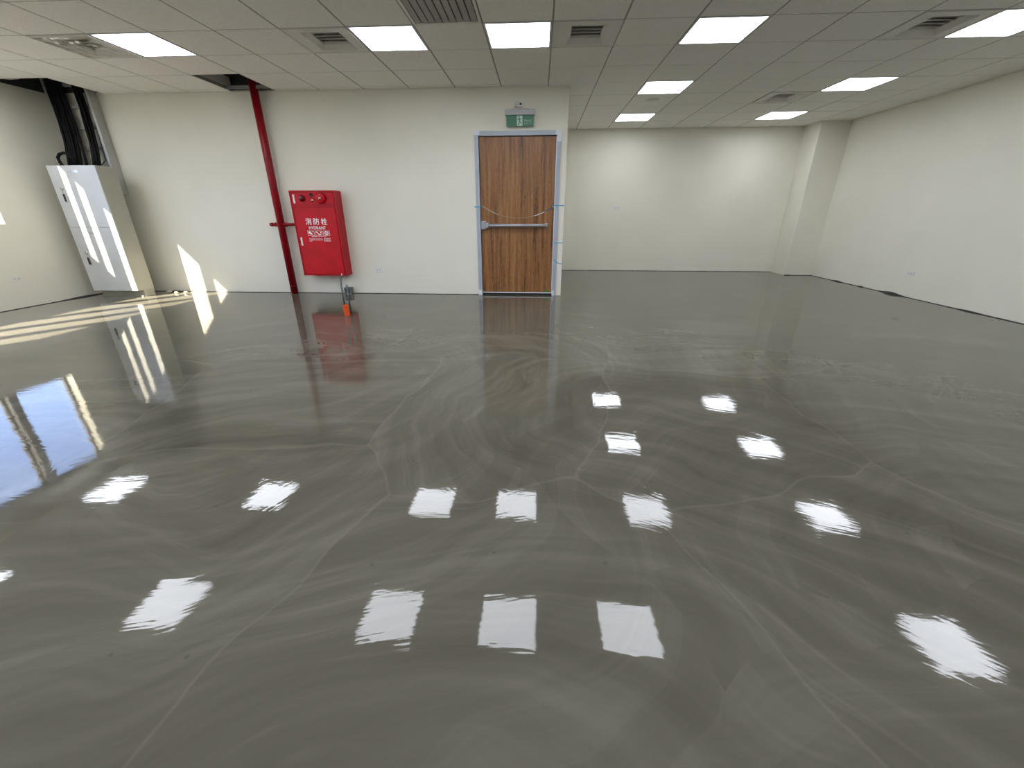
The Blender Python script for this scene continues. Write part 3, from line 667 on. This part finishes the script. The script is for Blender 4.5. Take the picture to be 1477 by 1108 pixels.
# ------------------------------------------------------------------ electrical cabinet
cx0, cx1, cy0, cy1, cz0, cz1 = -6.098, -5.402, 1.400, 1.665, 0.098, 1.76
cc = ((cx0+cx1)/2, (cy0+cy1)/2, 0)
ca = thing('electrical_cabinet', 'tall grey-green metal cabinet in the left corner under the cable ladder', 'cabinet', cc)
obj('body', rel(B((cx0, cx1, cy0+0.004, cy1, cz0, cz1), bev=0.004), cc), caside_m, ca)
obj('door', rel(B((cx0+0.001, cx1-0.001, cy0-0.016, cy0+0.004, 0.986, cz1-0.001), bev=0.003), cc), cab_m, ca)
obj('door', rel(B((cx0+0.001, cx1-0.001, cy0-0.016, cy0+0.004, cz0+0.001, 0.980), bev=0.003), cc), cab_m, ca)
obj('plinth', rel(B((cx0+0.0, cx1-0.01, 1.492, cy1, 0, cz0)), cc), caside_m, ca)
for z in (1.39, 0.555):
    hn = obj('handle', rel(B((-5.992, -5.960, cy0-0.030, cy0-0.016, z-0.085, z+0.060), bev=0.004), cc), chrome_m, ca)
    hn2 = obj('lever', rel(B((-5.984, -5.968, cy0-0.044, cy0-0.030, z-0.075, z+0.02), bev=0.003), cc), black_m, hn)
    bm = bmesh.new(); lathe(bm, (-5.985, cy0-0.016, z+0.085), (0, -1, 0), [(0, 0.022), (0.010, 0.020), (0.012, 0.008)], 16); obj('lock', rel(bm, cc), chrome_m, ca)
for (x0, x1, z0, z1) in [(-5.815, -5.765, 1.672, 1.690), (-5.755, -5.670, 1.672, 1.702), (-5.83, -5.775, 0.898, 0.914)]:
    lb = obj('name_plate', rel(B((x0, x1, cy0-0.019, cy0-0.016, z0, z1)), cc), chrome_m, ca)

# ------------------------------------------------------------------ cable ladder and cables
ld = thing('cable_ladder', 'galvanised cable ladder on the wall above the grey cabinet', 'cable ladder', (-5.88, 1.85, 1.70)); lc = (-5.88, 1.85, 1.70)
obj('rail', rel(B((-6.215, -6.205, 1.835, 1.925, 1.42, 3.4), (-6.205, -6.180, 1.835, 1.842, 1.42, 3.4)), lc), galv_m, ld)
obj('rail', rel(B((-5.575, -5.565, 1.800, 1.925, 1.42, 3.4), (-5.600, -5.575, 1.800, 1.807, 1.42, 3.4)), lc), galv_m, ld)
for z in (1.52, 1.77, 2.02, 2.27, 2.52, 2.77, 3.02): obj('rung', rel(B((-6.205, -5.575, 1.866, 1.892, z-0.018, z+0.018)), lc), galv_m, ld)
def cable(x, y, r_, lab, end=(None), grp='black cables on the cable ladder', xt=None):
    bm = bmesh.new(); rnd = random.Random(int(abs(x*1000)))
    pts = []
    for k in range(15):
        z = 1.755+k*(3.35-1.755)/14
        pts.append((x+rnd.uniform(-0.006, 0.006)+(xt or 0)*(1-k/14)**3, y+rnd.uniform(-0.003, 0.003)-0.10*(1-k/14)**5, z))
    tube(bm, pts, r_, 10); o = obj('power_cable', bm, cable_m); rebase(o, pts[0]); tag(o, lab, 'cable', grp)
LABL = 'black power cable in the thick left bundle on the cable ladder'
LABR = 'black power cable in the slim right bundle on the cable ladder'
for k in range(8): cable(-6.160+0.026*k, 1.845, 0.0145, LABL, grp='left cable bundle', xt=0.0)
for k in range(4): cable(-6.12+0.036*k, 1.816, 0.017, LABL, grp='left cable bundle', xt=0.0)
for k in range(2): cable(-5.972+0.018*k, 1.85, 0.010, LABL, grp='left cable bundle', xt=0.07)
for k in range(4): cable(-5.785+0.031*k, 1.845, 0.0148, LABR, grp='right cable bundle', xt=0.0)
for k in range(2): cable(-5.755+0.034*k, 1.817, 0.014, LABR, grp='right cable bundle', xt=0.02)
bm = bmesh.new(); tube(bm, [(-6.035, 1.56, 1.757), (-6.065, 1.56, 1.81), (-6.085, 1.57, 1.87), (-6.065, 1.59, 1.915), (-6.015, 1.61, 1.935), (-5.965, 1.63, 1.92), (-5.94, 1.64, 1.86), (-5.92, 1.64, 1.757)], 0.019, 12)
o = obj('looped_cable', bm, cable_m); rebase(o, (-6.035, 1.56, 1.757)); tag(o, 'black cable bending in a loop over the top of the grey cabinet', 'cable')
bm = bmesh.new(); tube(bm, [(-6.075, 1.55, 1.755), (-6.08, 1.56, 1.775), (-6.065, 1.58, 1.79), (-6.05, 1.60, 1.775), (-6.045, 1.61, 1.757)], 0.006, 8)
o = obj('wire_loop', bm, cable_m); rebase(o, (-6.075, 1.55, 1.755)); tag(o, 'tiny wire loop on the left of the cabinet top', 'wire')
# green earth wire
bm = bmesh.new(); tube(bm, [(-5.62, 1.64, 1.755), (-5.60, 1.70, 1.80), (-5.63, 1.80, 1.86), (-5.61, 1.815, 2.3), (-5.61, 1.815, 3.3)], 0.007, 8)
o = obj('earth_wire', bm, mat('dark_teal_wire', (0.01, 0.05, 0.045), 0.4)); rebase(o, (-5.62, 1.64, 1.755)); tag(o, 'dark green wire beside the right rail of the cable ladder', 'wire')

# ------------------------------------------------------------------ wall outlets
def outlet(loc, rz, lab, w_=0.118, h_=0.072):
    o = thing('wall_outlet', lab, 'wall outlet', loc); o.rotation_euler = (0, 0, rz)
    obj('plate', B((-w_/2, w_/2, -0.010, 0, -h_/2, h_/2), bev=0.003), plate_m, o)
    for s in (-1, 1):
        obj('socket', B((s*w_*0.2-0.017, s*w_*0.2+0.017, -0.0115, -0.0095, -0.020, 0.020)), white_m, o)
        obj('slots', B((s*w_*0.2-0.009, s*w_*0.2-0.006, -0.012, -0.0114, -0.008, 0.010), (s*w_*0.2+0.006, s*w_*0.2+0.009, -0.012, -0.0114, -0.008, 0.010), (s*w_*0.2-0.003, s*w_*0.2+0.003, -0.012, -0.0114, -0.016, -0.011)), hole_m, o)
outlet((-1.913, YN, 0.364), 0, 'white double wall outlet low between hydrant cabinet and door')
outlet((2.131, YF, 1.261), 0, 'white wall outlet at mid height on the far alcove wall', 0.13, 0.076)
outlet((XR, 2.129, 0.338), -math.pi/2, 'white wall outlet low on the long right wall', 0.13, 0.072)
outlet((XL, 0.665, 0.375), math.pi/2, 'white double wall outlet low on the left wall under the windows', 0.118, 0.075)

# ------------------------------------------------------------------ stub-up pipe and rods, wall foot box
sc_ = (-1.808, 0.44, 0)
so = obj('orange_conduit', (lambda bm: (tube(bm, [(-1.808, 0.44, -0.0), (-1.812, 0.44, 0.128)], 0.033, 20, cap=False), tube(bm, [(-1.812, 0.44, 0.128), (-1.812, 0.44, 0.06)], 0.029, 20), bm)[-1])(bmesh.new()), orange_m)
rebase(so, sc_); tag(so, 'short orange pipe stub standing up from the grey floor', 'pipe')
def rod(x, y, z1, lab):
    bm = bmesh.new(); tube(bm, [(x, y, 0), (x-0.004, y, z1)], 0.0105, 10)
    for k in range(int(z1/0.012)):
        pass
    o = obj('steel_rod', bm, rod_m); rebase(o, (x, y, 0)); tag(o, lab, 'rod')
rod(-1.843, 0.480, 0.440, 'taller thin grey rod behind the orange stub, the left one')
rod(-1.762, 0.450, 0.372, 'shorter thin grey rod right of the orange stub')
bm = bmesh.new(); tube(bm, [(-1.843, 0.472, 0.30), (-1.80, 0.462, 0.305), (-1.764, 0.452, 0.30)], 0.004, 8); tube(bm, [(-1.843, 0.472, 0.215), (-1.80, 0.462, 0.205), (-1.764, 0.452, 0.225)], 0.004, 8)
o = obj('tie_wire', bm, rod_m); rebase(o, (-1.80, 0.46, 0.215)); tag(o, 'thin wires tying the two grey rods together', 'wire')
fb = thing('floor_box', 'small dark grey open box at the wall foot behind the rods', 'box', (-2.417, 1.88, 0)); fc = (-2.417, 1.88, 0)
obj('case', rel(B((-2.470, -2.452, 1.84, YN-0.001, 0, 0.100), (-2.382, -2.364, 1.84, YN-0.001, 0, 0.100), (-2.452, -2.382, 1.84, YN-0.001, 0.084, 0.100), (-2.452, -2.382, 1.84, YN-0.001, 0.0, 0.010)), fc), mat('box_grey', (0.13, 0.135, 0.13), 0.6, var=0.2, vscale=30), fb)
obj('dark_hollow', rel(B((-2.452, -2.382, 1.90, 1.925, 0.010, 0.084)), fc), black_m, fb)

# ------------------------------------------------------------------ rubble beside the cabinet
deb = [(-5.30, 1.80, 0.035, 'roundish cream mortar lump against the wall right of the grey cabinet'), (-5.14, 1.745, 0.026, 'flat cream mortar crumb in the sun, middle of the three'), (-4.99, 1.76, 0.028, 'flat cream mortar crumb in the sun, farthest right of the three'), (-5.425, 1.455, 0.016, 'tiny white crumb at the front right foot of the grey cabinet')]
for (x, y, r_, lab) in deb:
    bm = bmesh.new(); bmesh.ops.create_icosphere(bm, subdivisions=2, radius=1)
    for v in bm.verts: v.co *= random.uniform(0.8, 1.15); v.co.x *= r_*1.3; v.co.y *= r_*0.8; v.co.z *= r_*0.6
    mz = min(v.co.z for v in bm.verts)
    for v in bm.verts: v.co += Vector((x, y, -mz))
    o = obj('mortar_lump', bm, debris_m); rebase(o, (x, y, 0)); tag(o, lab, 'rubble')
bm = bmesh.new()
for k in range(60):
    x = random.uniform(-5.40, -5.05); y = random.uniform(1.86, 1.925); r_ = random.uniform(0.006, 0.016)
    box(bm, x-r_, x+r_, y-r_*0.7, min(y+r_*0.7, YN-0.001), 0.0, r_*0.9)
o = stuff(obj('dark_rubble', bm, mat('dark_dirt', (0.03, 0.026, 0.02), 0.95))); rebase(o, (-5.2, 1.9, 0)); tag(o, 'dark gritty dirt along the wall foot right of the cabinet', 'dirt')
